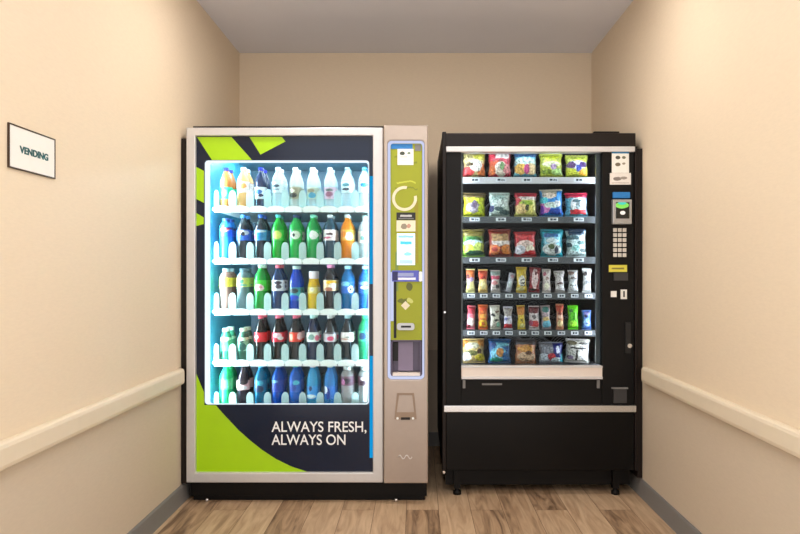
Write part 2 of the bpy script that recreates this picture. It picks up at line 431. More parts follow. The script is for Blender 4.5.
# payment column -----------------------------------------------------
yc0 = 3.085
cl = MB()
X0, X1, ZT, ZB = bx(384), bx(428), bz(125, yc0), bz(481)
GX0, GX1, GZ0, GZ1 = bx(387.5, yc0), bx(424.5, yc0), bz(379.5, yc0), bz(140.5, yc0)
outl = [(X0, ZB), (X1, ZB), (X1, ZT), (X0, ZT)]
P_in = rrect(GX0, GX1, GZ0, GZ1, .02, 4)
P_out = []
for cx, cz in ((X1, ZB), (X1, ZT), (X0, ZT), (X0, ZB)): P_out += [(cx, cz)]*5
cl.ring(P_out, P_in, yc0, 3.19)
bmesh.ops.remove_doubles(cl.bm, verts=cl.bm.verts, dist=1e-5)
colm = B(cl, 'payment_column', M['column'], bevel=.006)
B(MB().box(GX0-.004, GX1+.004, 3.15, 3.188, GZ0-.004, GZ1+.004), 'column_back', M['darkgrey'], colm)
# light trim round the recess
lt_ = MB(); lt_.ring(rrect(GX0+.001, GX1-.001, GZ0+.001, GZ1-.001, .019, 4), rrect(bx(390.3, yc0), bx(422.3, yc0), bz(377, yc0), bz(143, yc0), .014, 4), yc0+.003, yc0+.02)
B(lt_, 'light_trim', M['glowtrim'], colm)
yp = 3.097
def cx_(px): return bx(px, yp)
def cz_(py): return bz(py, yp)
OL = (160,170,18)
lime_face = pat((150,157,8), [('b',.22,.93,.1,.004,(120,130,10)), ('b',.7,.9,.14,.004,(120,130,10)), ('b',.5,.80,.3,.004,(190,196,60)), ('b',.5,.77,.36,.003,(120,130,20)),
    ('b',.82,.55,.06,.16,(150,140,20)), ('b',.2,.35,.05,.1,(120,140,60)), ('e',.45,.31,.12,.014,(70,78,20)), ('e',.6,.27,.1,.02,(90,96,30)), ('e',.4,.2,.18,.012,(100,108,20)), ('e',.62,.2,.1,.012,(196,200,110))], .45, .02, name='olive_lime_print')
face = B(MB().box(bx(390.5, yp), bx(422, yp), yp, yp+.04, cz_(340), cz_(143.5)), 'control_face', lime_face, colm)
def on(x0, x1, ya, yb, name, m, th=.002):
    return B(MB().box(cx_(x0), cx_(x1), yp-th, yp-.0001, cz_(yb), cz_(ya)), name, m if not isinstance(m, str) else M[m], colm)
on(391, 412.5, 144, 149, 'blue_sticker', 'blue')
on(397.5, 413.5, 149, 165, 'instruction_card', pat((240,240,236), [('e',.3,.72,.16,.12,(60,70,60)), ('e',.72,.74,.1,.07,(110,130,110)), ('b',.4,.5,.22,.03,(190,190,190)), ('b',.5,.3,.3,.02,(215,210,205))], .6, .02, name='printed_card'))
on(415, 421, 144.5, 151, 'small_sticker', 'grey')
rg = MB()
cxx, czz = cx_(404.5), cz_(198.5)
ro, ri = 12.5*yp/FPX, 9.6*yp/FPX
n = 28
for i in range(n):
    a0, a1 = math.radians(78+295*i/n), math.radians(78+295*(i+1)/n)
    q = [(cxx+ri*math.cos(a0), czz+ri*math.sin(a0)), (cxx+ro*math.cos(a0), czz+ro*math.sin(a0)), (cxx+ro*math.cos(a1), czz+ro*math.sin(a1)), (cxx+ri*math.cos(a1), czz+ri*math.sin(a1))]
    rg.prism(q, yp-.002, yp-.0001)
bmesh.ops.remove_doubles(rg.bm, verts=rg.bm.verts, dist=1e-6)
B(rg, 'ring_emblem', M['cream'], colm)
on(396.5, 415.5, 212.5, 220, 'black_label', pat((22,22,22), [('b',.5,.55,.3,.13,(190,190,190)), ('b',.5,.2,.4,.08,(110,110,110))], .5, .05, name='black_card_label'))
on(396.5, 415.5, 220.5, 231.5, 'cream_label', pat((232,226,200), [('e',.4,.45,.16,.25,(150,140,120)), ('e',.65,.5,.1,.2,(196,150,130))], .6, .05, name='cream_card_label'))
sc_ = pat((205,235,255), [('b',.5,.90,.42,.035,(120,175,205)), ('b',.5,.70,.32,.05,(60,170,220)), ('b',.5,.46,.36,.1,(235,248,255)), ('e',.6,.35,.22,.06,(120,225,235)), ('b',.5,.1,.36,.06,(150,180,235))], .2, .02, emit=.75, name='touch_screen')
scr = on(397, 415, 233.5, 265, 'touch_screen', sc_, .003)
on(392, 419, 270.5, 281.5, 'bill_slot', pat((84,92,190), [('b',.5,.25,.38,.1,(235,240,255)), ('b',.5,.62,.3,.16,(150,160,205)), ('b',.12,.5,.1,.4,(30,30,90))], .4, .02, name='bill_slot_front'), .006)
B(MB().prism(rrect(cx_(418.6), cx_(422.3), cz_(281.5), cz_(271.5), .007), yp-.006, yp-.0001), 'push_button', M['white'], colm)
B(MB().box(cx_(390.6), cx_(393.6), yp-.004, yp-.0001, cz_(321), cz_(272)), 'side_light_bar', M['glowtrim'], colm)
on(393.8, 396.4, 272, 338, 'dark_strip', 'dark')
B(MB().prism([(cx_(405.5), cz_(310)), (cx_(410), cz_(305.5)), (cx_(405.5), cz_(301)), (cx_(401), cz_(305.5))], yp-.002, yp-.0001), 'diamond_icon', M['cream'], colm)
cs = B(MB().prism(rrect(cx_(397), cx_(414.5), cz_(330), cz_(323), .012), yp-.008, yp-.0001), 'coin_slot', M['steel'], colm)
B(MB().box(cx_(401), cx_(411), yp-.0095, yp-.0081, cz_(327.5), cz_(325.5)), 'slot_gap', M['dark'], cs)
# delivery port
dp = MB()
dx0, dx1, dz0, dz1 = bx(391, yc0), bx(421.5, yc0), bz(376.5, yc0), bz(340.5, yc0)
dp.box(dx0, dx0+.006, yp, 3.149, dz0, dz1); dp.box(dx1-.006, dx1, yp, 3.149, dz0, dz1); dp.box(dx0, dx1, 3.142, 3.149, dz0, dz1); dp.box(dx0, dx1, yp, 3.149, dz1-.006, dz1)
port = B(dp, 'delivery_port', mat('plum_plastic', (92,80,104), .35), colm)
B(MB().box(bx(398, yc0), bx(413, yc0), 3.128, 3.141, bz(372, yc0), bz(343, yc0)), 'port_door', mat('lilac_plastic', (130,116,142), .3), port)
B(MB().box(dx0+.007, bx(398, yc0), 3.122, 3.141, bz(362, yc0), bz(343, yc0)), 'port_shadow_gap', M['dark'], port)
B(MB().box(dx0+.007, dx1-.007, yp+.004, 3.127, dz0, dz0+.016), 'port_sill', M['flap'], port)
# door handle and emblem
hd = MB()
hd.ring(poly([(397,393),(414,393),(416.5,419),(394.5,419)], yc0), poly([(399,395),(412.2,395),(414.3,412),(396.7,412)], yc0), yc0-.006, yc0-.0001)
hdl = B(hd, 'door_handle', M['column_dark'], colm, bevel=.001)
B(MB().prism(poly([(399,395),(412.2,395),(414.3,412),(396.7,412)], yc0), yc0-.0025, yc0-.0001), 'handle_cup', M['column'], hdl)
B(MB().box(bx(401, yc0), bx(410, yc0), yc0-.0075, yc0-.0061, bz(419.5, yc0), bz(417, yc0)), 'lock_slot', M['dark'], hdl)
for px in (397.5, 413): B(MB().cyl_y(bx(px, yc0), bz(418, yc0), .006, yc0-.0085, yc0-.0061, 10), 'lock_stud', M['white'], hdl)
em = MB(); pts = [(bx(398+i, yc0), yc0-.001, bz(457-2.0*math.sin(i*.9), yc0)) for i in range(15)]
em.tube(pts, .002, 6); B(em, 'raised_emblem', M['silver'], colm)

# ------------------------------------------------------------------ drinks
KIND = {  # profile (r, z), label zone, cap z
 'soda':  ([(.022,0),(.031,.004),(.0335,.016),(.0335,.05),(.0325,.075),(.0335,.1),(.0335,.155),(.030,.172),(.021,.19),(.0135,.203),(.0125,.214)], (.098,.152), .213),
 'cola':  ([(.022,0),(.030,.004),(.0325,.018),(.031,.045),(.0285,.07),(.0325,.1),(.0335,.12),(.0325,.142),(.026,.168),(.0175,.19),(.0135,.203),(.0125,.214)], (.096,.144), .213),
 'water': ([(.022,0),(.031,.004),(.0325,.014),(.0315,.04),(.0325,.06),(.0315,.08),(.0325,.1),(.0325,.15),(.028,.17),(.018,.19),(.0125,.2),(.0125,.209)], (.085,.145), .208),
 'tall':  ([(.022,0),(.030,.004),(.0315,.014),(.0315,.06),(.0305,.09),(.0315,.12),(.030,.15),(.022,.178),(.014,.198),(.0125,.208)], (.05,.115), .207),
 'slim':  ([(.02,0),(.025,.004),(.027,.014),(.027,.1),(.025,.125),(.021,.14),(.0185,.152),(.0185,.16)], (.085,.125), .159),
 'short': ([(.02,0),(.027,.004),(.0285,.012),(.0275,.06),(.0285,.11),(.025,.128),(.019,.14),(.0175,.148)], (.05,.118), .147),
 'wide':  ([(.022,0),(.031,.004),(.0335,.014),(.0335,.05),(.031,.09),(.0335,.12),(.0335,.165),(.028,.182),(.0195,.19),(.0185,.196)], (.118,.164), .195),
}
CAPR = {'slim': .0195, 'short': .0185, 'wide': .0205}
_mesh = {}
def body_mesh(kind):
    if kind not in _mesh:
        prof, (a, b), cz = KIND[kind]
        m1 = MB(); m1.lathe(prof, 24)
        o1 = m1.build('bottle_body', M['white'])
        cr = CAPR.get(kind, .0145); hh = .038 if kind == 'slim' else .017
        m2 = MB(); m2.lathe([(cr*.97, 0), (cr, .002), (cr, hh-.003), (cr*.9, hh)], 18)
        o2 = m2.build('cap', M['white'])
        zs = [a+(b-a)*i/6 for i in range(7)]
        def rad(z):
            for (r0, q0), (r1, q1) in zip(prof, prof[1:]):
                if q0 <= z <= q1: return r0+(r1-r0)*(z-q0)/(q1-q0)
            return prof[-1][0]
        m3 = MB(); m3.lathe([(rad(z)+.0007, z) for z in zs], 24, cap0=False, cap1=False)
        o3 = m3.build('label', M['white'])
        _mesh[kind] = [o.data for o in (o1, o2, o3)]
        for o in (o1, o2, o3): bpy.data.objects.remove(o)
    return _mesh[kind]
_mc = {}
def plastic(c, rough=.3):
    k = ('p', c)
    if k not in _mc: _mc[k] = mat('coloured_plastic', c, rough, 0, .04)
    return _mc[k]
def liquid(c, clear):
    if sum(c) < 260: clear = max(clear, .92)
    k = ('l', c, clear)
    if k not in _mc: _mc[k] = clear_mat('filled_clear_bottle', tuple(min(255, v+40) for v in c), c, clear, .07)
    return _mc[k]
def child(mesh, name, m, parent, z=0):
    me = mesh.copy(); me.name = name; me.materials.clear(); me.materials.append(m)
    o = bpy.data.objects.new(name, me); COL.objects.link(o); o.parent = parent; o.location = (0, 0, z)
    return o
def make_drink(kind, cap, liq, clear, lab, layers, x, y, z, label, group, nm='drink_bottle'):
    r = empty(nm, (x, y, z)); tag(r, label, 'bottle', group)
    b, c, l = body_mesh(kind)
    child(b, 'bottle_body', liquid(liq, clear), r); child(c, 'cap', plastic(cap), r, KIND[kind][2])
    child(l, 'label', pat(lab, layers, .4, .06, detail=.35, name='bottle_label'), r)
    return r
def copy_tree(o, parent=None):
    c = o.copy(); COL.objects.link(c)
    if parent: c.parent = parent
    for ch in list(o.children): copy_tree(ch, c)
    return c
def E(x, z, a, b, c): return ('e', x, z, a, b, c)
def R_(x, z, a, b, c): return ('b', x, z, a, b, c)
W = (245,245,245); NV = (20,30,70); RED = (205,30,36); DK = (18,12,12)
WAVE = [E(.35,.42,.3,.1,W), E(.68,.56,.26,.09,W)]
CLR = (225,245,248)
shelfname = ['top shelf', 'second shelf', 'third shelf', 'fourth shelf', 'lowest shelf']
DR = [
 [('tall',(26,40,160),(190,120,62),.75,(40,196,150),[E(.5,.5,.25,.3,(120,226,190))],'amber tea bottle with blue cap and mint label'),
  ('water',(238,238,240),(240,186,120),.7,(246,236,226),[E(.5,.6,.3,.25,(240,170,90))],'pale orange juice bottle with white cap'),
  ('tall',(22,34,170),(40,52,80),.75,(222,238,246),[E(.4,.6,.3,.2,(40,110,180)),E(.6,.3,.2,.12,NV)],'dark navy drink bottle with blue cap and white label'),
  ('water',(226,238,242),CLR,.3,(206,226,230),[E(.5,.6,.3,.14,(60,84,100)),E(.5,.3,.3,.08,(120,150,160))],'clear water bottle with grey-blue printed label'),
  ('tall',(220,226,224),(226,234,226),.4,(150,146,120),[E(.5,.3,.3,.2,(40,46,46)),E(.4,.7,.25,.15,(226,226,210))],'clear bottle with dark olive label'),
  ('tall',(236,240,240),CLR,.35,(176,190,170),[E(.6,.3,.3,.25,(70,150,180)),E(.5,.7,.3,.15,(150,140,110))],'clear bottle with sage and blue label'),
  ('tall',(230,236,240),CLR,.35,(210,180,196),[E(.5,.4,.3,.22,(150,96,120)),E(.5,.75,.3,.1,(90,110,104))],'clear bottle with pink label'),
  ('water',(140,172,176),CLR,.35,(214,238,240),[E(.5,.7,.3,.16,(70,140,150)),E(.5,.3,.3,.12,(52,66,80))],'clear water bottle with grey-green cap'),
  ('water',(70,150,176),CLR,.35,(226,240,240),[E(.5,.7,.34,.2,(30,130,190)),E(.5,.25,.2,.1,(190,150,110))],'clear water bottle with blue cap and blue spot')],
 [('wide',(20,56,120),(50,150,215),.6,(24,98,200),[R_(.5,.9,.5,.14,NV),E(.5,.72,.32,.2,(238,190,190)),E(.6,.8,.3,.08,RED)],'blue sports drink bottle with red and white patch'),
  ('soda',(60,140,210),(40,48,56),.8,(60,120,220),[E(.5,.25,.36,.3,(36,96,210)),E(.5,.72,.42,.22,(206,226,240)),E(.45,.6,.14,.2,(20,30,40))],'dark cola bottle with blue label and pale upper band'),
  ('soda',(40,90,190),(34,44,56),.8,(70,150,220),[E(.4,.5,.3,.4,(30,130,196)),E(.1,.4,.08,.2,(190,40,150)),E(.5,.85,.4,.12,(190,216,236))],'dark cola bottle with round sky-blue label'),
  ('soda',(90,200,200),(20,160,50),.75,(44,200,60),[E(.6,.5,.3,.4,(206,232,110))],'green soda bottle with yellow-green label'),
  ('soda',(40,70,120),(20,165,70),.75,(60,190,90),[E(.62,.5,.32,.4,(226,244,226)),E(.5,.5,.1,.16,(20,60,40))],'green soda bottle with dark-dotted white label'),
  ('soda',(120,210,180),(20,165,75),.75,(40,180,100),[E(.68,.5,.3,.4,(236,246,240))],'green soda bottle with plain white label patch'),
  ('soda',(226,236,240),(36,66,82),.75,(236,226,226),[E(.5,.6,.3,.1,(70,40,50)),E(.3,.25,.3,.1,(190,80,110))],'dark soda bottle with white and pink label'),
  ('soda',(226,240,244),(240,140,30),.8,(248,190,70),[E(.65,.4,.3,.4,(255,240,210)),E(.25,.6,.2,.3,(240,140,30))],'orange soda bottle'),
  ('water',(190,220,226),CLR,.4,(232,242,244),[E(.5,.4,.2,.2,(110,160,150))],'clear water bottle with white label')],
 [('wide',(120,150,152),(150,120,110),.7,(226,206,60),[E(.45,.5,.2,.25,(120,130,60)),E(.8,.5,.2,.4,(200,180,60))],'pinkish drink bottle with bright yellow label'),
  ('wide',(70,100,110),(120,150,156),.6,(196,206,110),[E(.5,.6,.18,.25,(60,140,110)),E(.5,.2,.4,.12,(90,170,150))],'grey-blue drink bottle with yellow-green label'),
  ('soda',(206,240,220),(20,140,50),.75,(60,200,50),[E(.5,.3,.34,.34,(246,226,226)),E(.6,.35,.12,.14,(226,150,170))],'green soda bottle with white cap and pink-spotted label'),
  ('soda',(240,110,130),(34,56,96),.75,(226,232,236),[E(.5,.75,.3,.16,(40,34,60)),E(.55,.4,.22,.2,(70,70,84))],'dark soda bottle with pink cap and white label'),
  ('tall',(200,236,230),(30,80,200),.6,(60,170,180),[E(.5,.75,.34,.2,(20,50,60)),E(.5,.2,.4,.2,(24,70,210))],'clear-topped bottle with bright blue base'),
  ('slim',(238,240,248),(240,200,50),.8,(236,226,130),[E(.5,.5,.2,.3,(246,246,220)),E(.5,.9,.5,.12,(206,180,20))],'small yellow milk drink bottle with white cap'),
  ('soda',(240,150,190),(30,24,26),.8,(236,210,160),[E(.6,.8,.4,.18,(240,190,30)),E(.7,.45,.3,.3,(246,240,226)),E(.4,.15,.3,.2,(170,100,70))],'dark bottle with pink cap and yellow and cream label'),
  ('water',(170,226,240),(40,130,190),.6,(40,110,210),[E(.7,.35,.24,.3,(240,246,230)),E(.7,.35,.09,.12,(70,80,60)),E(.3,.8,.3,.2,(120,200,236))],'blue water bottle with daisy-like white flower emblem'),
  ('water',(190,230,244),(40,120,200),.6,(40,120,220),[E(.5,.5,.3,.14,(240,226,236)),E(.5,.85,.4,.14,(120,190,236))],'blue water bottle with white band on label')],
 [('short',(206,232,206),(40,120,90),.75,(90,186,140),[E(.5,.9,.5,.2,(206,236,206)),E(.5,.55,.16,.28,(12,80,56))],'small jade bottle with dark green drop'),
  ('short',(200,222,196),(60,110,90),.75,(130,186,150),[E(.5,.9,.5,.2,(196,226,190)),E(.6,.3,.3,.3,(30,80,70)),E(.5,.68,.3,.08,(20,40,36))],'small jade bottle with black-streaked label'),
  ('cola',(232,84,110),DK,.85,RED,[E(.5,.5,.3,.4,(226,44,60)),E(.22,.5,.14,.2,W)],'dark cola bottle with plain red label'),
  ('cola',(236,100,130),DK,.85,(216,40,64),[E(.45,.68,.32,.26,(250,216,230)),E(.68,.4,.22,.2,W)],'dark cola bottle with white-splashed red label'),
  ('cola',(240,110,140),DK,.85,(228,60,30),[E(.22,.5,.16,.36,(250,160,130)),E(.85,.6,.2,.4,(250,210,210))],'dark cola bottle with orange-red label'),
  ('cola',(190,232,226),(20,30,60),.85,(226,236,232),[E(.45,.5,.24,.3,(120,160,150)),E(.85,.4,.14,.3,(236,110,140))],'cola bottle with pale label and pink edge'),
  ('cola',(236,240,240),(20,24,30),.85,(216,216,222),[E(.5,.35,.26,.24,(230,80,120)),E(.5,.92,.5,.1,(70,60,70))],'diet cola bottle with silver label and pink emblem'),
  ('cola',(190,230,236),(20,26,32),.85,(236,236,230),[E(.35,.3,.34,.1,(200,160,140)),E(.65,.5,.3,.08,(150,150,140))],'cola bottle with white diagonally streaked label'),
  ('soda',(60,200,130),(50,190,130),.55,(60,196,140),[E(.5,.5,.3,.34,(20,60,110))],'clear green soda bottle with navy spot')],
 [('soda',(60,180,140),(40,180,120),.6,(40,190,120),[E(.6,.5,.3,.4,(90,210,150))],'teal-green soda bottle'),
  ('cola',(200,226,220),(36,30,40),.75,(240,190,190),[E(.5,.85,.36,.3,(30,16,20)),E(.5,.25,.3,.2,W)],'cola bottle with pink and white label'),
  ('water',(90,190,220),(20,110,150),.65,(30,110,150),[E(.5,.25,.34,.3,(10,40,80)),E(.5,.75,.34,.2,(50,160,190))],'slate-blue water bottle with navy label foot'),
  ('water',(120,180,220),(20,80,180),.65,(30,70,170),[E(.5,.5,.24,.4,(20,50,150)),E(.3,.9,.4,.14,(120,190,230))],'royal blue water bottle'),
  ('water',(60,200,190),(30,100,190),.65,(40,100,190),[E(.45,.4,.26,.34,(20,60,150)),E(.7,.8,.22,.2,(80,200,220))],'blue water bottle with turquoise cap'),
  ('tall',(240,246,246),(70,180,230),.6,(50,150,220),[E(.5,.85,.14,.22,(10,30,80)),E(.5,.2,.4,.16,(226,246,250))],'light blue bottle with white cap and dark drop mark'),
  ('tall',(220,246,240),(60,150,220),.6,(40,120,210),[E(.5,.4,.16,.5,(20,60,150)),E(.25,.7,.2,.3,(210,226,246))],'light blue bottle with white cap and navy stripe'),
  ('wide',(226,240,240),(190,190,190),.5,(110,70,90),[E(.5,.5,.3,.3,(40,24,40)),E(.25,.4,.14,.3,(206,120,170))],'white-capped bottle with plum and black label'),
  ('wide',(236,244,244),(200,206,206),.5,(120,84,104),[E(.5,.3,.24,.24,(60,30,50)),E(.6,.75,.34,.2,(226,226,230))],'white-capped bottle with mauve label and pale top')],
]
for k, row in enumerate(DR):
    for i, (kind, cap, liq, clr, lab, lay, desc) in enumerate(row):
        grp = 'drinks on the ' + shelfname[k]
        r = make_drink(kind, cap, liq, clr, lab, lay, COLX[i], 3.262, SHELF_Z[k]+.0008, desc + ', ' + shelfname[k] + ' of drinks machine', grp)
        r.rotation_euler[2] = random.uniform(-.25, .25)
        if k == 0: r.scale = (.97, .97, .93)
        b = copy_tree(r); b.location = (COLX[i], 3.338, SHELF_Z[k]+.0008); b.rotation_euler[2] = random.uniform(-1.2, 1.2)
        d = desc.split()
        tag(b, 'second bottle standing directly behind the ' + desc, 'bottle', grp)

# ------------------------------------------------------------------ snack machine
DS = 3.216
def sx(px, d=DS): return (px-VX)*d/FPX
def sz_(py, d=DS): return EYE-(py-VY)*d/FPX
SO = Vector((sx(539), 3.6, 0))
SN = empty('snack_vending_machine', SO)
tag(SN, 'black glass-front snack vending machine with keypad and six trays of snacks', 'vending machine', 'vending machines')
def N_(mb, name, mats, parent=SN, bevel=0): return mb.build(name, mats, parent, SO, bevel)
def sb(x0, x1, ya, yb, y0, y1, m=None):
    m = m or MB(); return m.box(sx(x0), sx(x1), y0, y1, sz_(yb), sz_(ya))
SYR = 4.1
JX0, JX1, JZ0, JZ1 = sx(451), sx(611), .42, 1.765
c = MB()
xl, xr, zt, zb = sx(443), sx(635), sz_(133.2, 3.262), .135
c.box(xl, JX0, 3.262, SYR, zb, zt); c.box(JX1, xr, 3.262, SYR, zb, zt); c.box(JX0, JX1, 3.262, SYR, JZ1, zt); c.box(JX0, JX1, 3.262, SYR, zb, JZ0); c.box(sx(447), sx(632), 3.301, SYR-.02, .06, zb); c.box(JX0, JX1, SYR-.03, SYR, JZ0, JZ1)
N_(c, 'cabinet', M['black'])
# inner walls
iw = MB(); iw.box(JX0+.0005, JX0+.006, 3.264, SYR-.032, JZ0, JZ1); iw.box(JX1-.006, JX1-.0005, 3.264, SYR-.032, JZ0, JZ1)
N_(iw, 'inner_wall', mat('grey_inner_wall', (86,88,92), .35, .3))
N_(MB().box(sx(636.6), XR-.002, DS-.012, DS+.45, .095, sz_(149)), 'shadow_strip', M['brownblack'])  # added dark strip, stands in for the shade in the wall gap
# legs
for px in (457.5, 617):
    for yy in (3.245, 4.03):
        N_(MB().lathe([(.021,0),(.021,.016),(.012,.02),(.012,.05)], 12, (sx(px), yy, 0)).box(sx(px)-.016, sx(px)+.016, yy-.016, yy+.016, .032, .2 if yy < 3.3 else zb), 'leg', M['black'])
N_(MB().box(sx(446), sx(633), 3.2625, 3.30, .042, .2), 'kick_plate', M['black'])
# door
yd0, yd1 = DS-.012, 3.26
hdr = N_(sb(444, 635, 133.5, 147, yd0, yd1), 'header', M['brownblack'], bevel=.004)
N_(sb(594, 620, 131, 134, DS+.005, DS+.03), 'lock_bump', M['black'], hdr, bevel=.004)
N_(sb(446, 634, 147, 152.3, DS-.016, yd1), 'header_trim', M['silver'], bevel=.002)
N_(sb(442.2, 446, 132.3, 470, DS-.016, yd1), 'door_edge', M['brownblack'], bevel=.003)
N_(sb(446, 461, 152.4, 404.8, DS-.004, yd1), 'door_post', M['black'], bevel=.002)
N_(sb(634, 636.3, 147, 470, DS-.016, yd1), 'door_edge', M['brownblack'], bevel=.002)
cp = N_(sb(602, 633.9, 152.4, 404.8, DS-.004, yd1), 'control_panel', M['black'], bevel=.002)
N_(sb(461, 602, 380, 404.8, DS+.0, yd1), 'delivery_panel', M['black'], bevel=.002)
N_(sb(443.8, 635, 404.9, 411.3, DS-.02, yd1), 'belt_trim', M['chrome'], bevel=.002)
N_(sb(446, 634, 411.5, 470, DS-.006, yd1), 'lower_panel', M['gloss_black'], bevel=.003)
N_(MB().cyl_y(sx(444.6), sz_(312), .005, DS-.02, DS-.0162, 10), 'door_stud', M['chrome'])
N_(MB().cyl_y(sx(443.8), sz_(471), .007, DS-.02, DS+.01, 10), 'hinge_pin', M['chrome'])
fl = N_(sb(461.3, 601.6, 365.6, 378.4, DS-.014, DS+.012), 'delivery_flap', M['flap'], bevel=.002)
N_(sb(461.3, 601.6, 376.0, 378.6, DS-.02, DS-.0142), 'flap_lip', M['silver'], fl, bevel=.001)
N_(sb(461.3, 601.6, 365.4, 367.2, DS-.018, DS-.0142), 'flap_lip', M['silver'], fl, bevel=.001)
for px in (464, 598): N_(sb(px-1.3, px+1.3, 380, 388, DS-.008, DS-.0005), 'flap_bracket', M['grey'], fl)
N_(sb(482, 502, 383.3, 385, DS-.003, DS-.0005), 'pull_slot', M['grey'], fl)
N_(sb(460.5, 603, 151.5, 365, DS+.02, DS+.026), 'door_glass', glass_mat('snack_door_glass', (236,242,244)))
N_(sb(597.5, 602, 152.4, 364, DS+.03, DS+.043), 'window_side_trim', mat('grey_side_trim', (92,96,100), .3, .3))
N_(sb(460.5, 463.2, 152.4, 364, DS+.03, DS+.043), 'window_side_trim', M['grey'])
# LEDs
N_(MB().box(JX0+.03, JX1-.05, 3.264, 3.284, 1.752, 1.762), 'led_tube', M['ledsnacktop'])
N_(MB().box(JX0+.008, JX0+.016, 3.264, 3.284, .66, 1.7), 'led_tube', M['ledsnack'])
N_(MB().box(JX1-.016, JX1-.008, 3.264, 3.284, .66, 1.7), 'led_tube', M['ledsnack'])
# control panel parts
def cpb(x0, x1, ya, yb, name, m, th=.004, parent=None):
    o = N_(sb(x0, x1, ya, yb, DS-.0041-th, DS-.0042), name, m if not isinstance(m, str) else M[m], parent or cp)
    return o
st = cpb(611.5, 628.5, 150, 173, 'instruction_sticker', pat((232,230,222), [R_(.5,.93,.5,.09,(30,130,190)), E(.35,.66,.14,.08,(70,70,60)), E(.7,.66,.12,.06,(110,110,90)), E(.35,.36,.16,.08,(110,100,80)), E(.7,.4,.1,.05,(150,140,120))], .6, .02, name='printed_sticker'), .003)
cpb(609.5, 630.5, 173.2, 184.8, 'notice_sticker', pat((226,220,212), [E(.35,.5,.2,.16,(130,120,112)), E(.65,.56,.18,.12,(150,140,130)), R_(.5,.15,.4,.04,(190,180,170))], .6, .05, name='notice_print'), .003)
cr = N_(sb(611, 630, 200, 224.5, DS-.03, DS-.0042), 'card_reader', M['steel'], cp, bevel=.003)
N_(sb(612, 629, 192.5, 198.5, DS-.02, DS-.0042), 'reader_hood', M['blue'], cp, bevel=.003)
N_(sb(614, 627.3, 203, 219, DS-.033, DS-.0301), 'reader_screen', pat((20,22,20), [E(.45,.82,.5,.2,(120,210,90)), E(.45,.95,.3,.1,(60,200,190)), E(.5,.35,.2,.12,(226,226,226))], .25, .03, name='reader_screen_print', emit=.25), cr)
kp = MB()
for r_ in range(6):
    for q in range(3):
        kx, ky = 612.8+q*4.7, 228.3+r_*5.0
        kp.box(sx(kx), sx(kx+3.5), DS-.011, DS-.0042, sz_(ky+3.7), sz_(ky))
N_(kp, 'keypad', mat('ivory_keys', (206,200,190), .4), cp, bevel=.0008)
bv = cpb(608.5, 626.5, 265, 272, 'yellow_label', pat((214,204,70), [R_(.5,.5,.34,.12,(130,120,50))], .5, .04, name='yellow_label_print'), .004)
cpb(613, 627, 272.8, 280.5, 'bill_slot', 'darkgrey', .012)
cpb(610.5, 616, 291, 297, 'return_button', 'paper', .006)
cn = cpb(620.3, 626.3, 289.5, 299, 'coin_slot', 'paper', .006)
cpb(622.6, 624.0, 291, 297, 'slot_gap', 'dark', .008, cn)
hnd = cpb(624.5, 630, 322, 353, 'door_handle', 'dark', .01)
N_(MB().cyl_y(sx(628.2), sz_(345.3), .011, DS-.026, DS-.0142, 14), 'lock_knob', M['chrome'], hnd)
ct = cpb(613, 626, 388.5, 402.5, 'coin_return', 'darkgrey', .008)
cpb(611, 627, 387, 388.4, 'return_hood', 'grey', .014, ct)

# trays --------------------------------------------------------------
YT = 3.31
TZ = [sz_(y, YT) for y in (177, 216.5, 257, 292.8, 330, 364.5)]
LX5 = [sx(p, 3.345) for p in (474, 500, 525.5, 551.5, 577)]
LX10 = [sx(p, 3.345) for p in (470.5, 483, 495.5, 508, 521.5, 534, 546.5, 559.8, 573, 586.5)]
_coil = {}
def coil_mesh(r):
    if r not in _coil:
        pts = [(r*math.cos(u), .12+.36*u/(2*PI*6), r*math.sin(u)) for u in [2*PI*6*i/120 for i in range(121)]]
        o = MB().tube(pts, .0016, 5).build('coil', M['wire']); _coil[r] = o.data; bpy.data.objects.remove(o)
    return _coil[r]
tagmats = [pat((228,232,232), [R_(.35,.5,.12,.3,(40,50,60)), R_(.68,.5,.16,.26,(60,70,80))], .5, .06, name='price_tag_print'),
           pat((222,226,228), [R_(.3,.55,.14,.28,(30,40,60)), R_(.6,.5,.06,.3,(30,30,40)), R_(.8,.45,.08,.25,(80,90,110))], .5, .06, name='price_tag_print')]
for k, tz in enumerate(TZ):
    lanes = LX10 if k in (3, 4) else LX5
    hgt = .034 if k < 5 else .02
    tr = N_(MB().box(sx(460.5,YT), sx(600,YT), YT+.007, 3.98, tz-.012, tz-.002), 'snack_tray', M['trayplate'])
    N_(MB().box(sx(460.5,YT), sx(600,YT), YT, YT+.0065, tz-hgt, tz), 'tray_front', M['silver'] if k == 0 else M['tray'], tr, bevel=.002)
    for i, x in enumerate(lanes):
        w = .026 if len(lanes) == 5 else .019
        N_(MB().box(x-w, x+w, YT-.003, YT-.0004, tz-hgt*.72, tz-hgt*.18), 'price_tag', tagmats[(i+k) % 2], tr)
        r = .052 if len(lanes) == 5 else .026
        o = bpy.data.objects.new('coil', coil_mesh(r)); COL.objects.link(o); o.parent = tr
        o.location = Vector((x, YT, tz+r+.004)) - SO

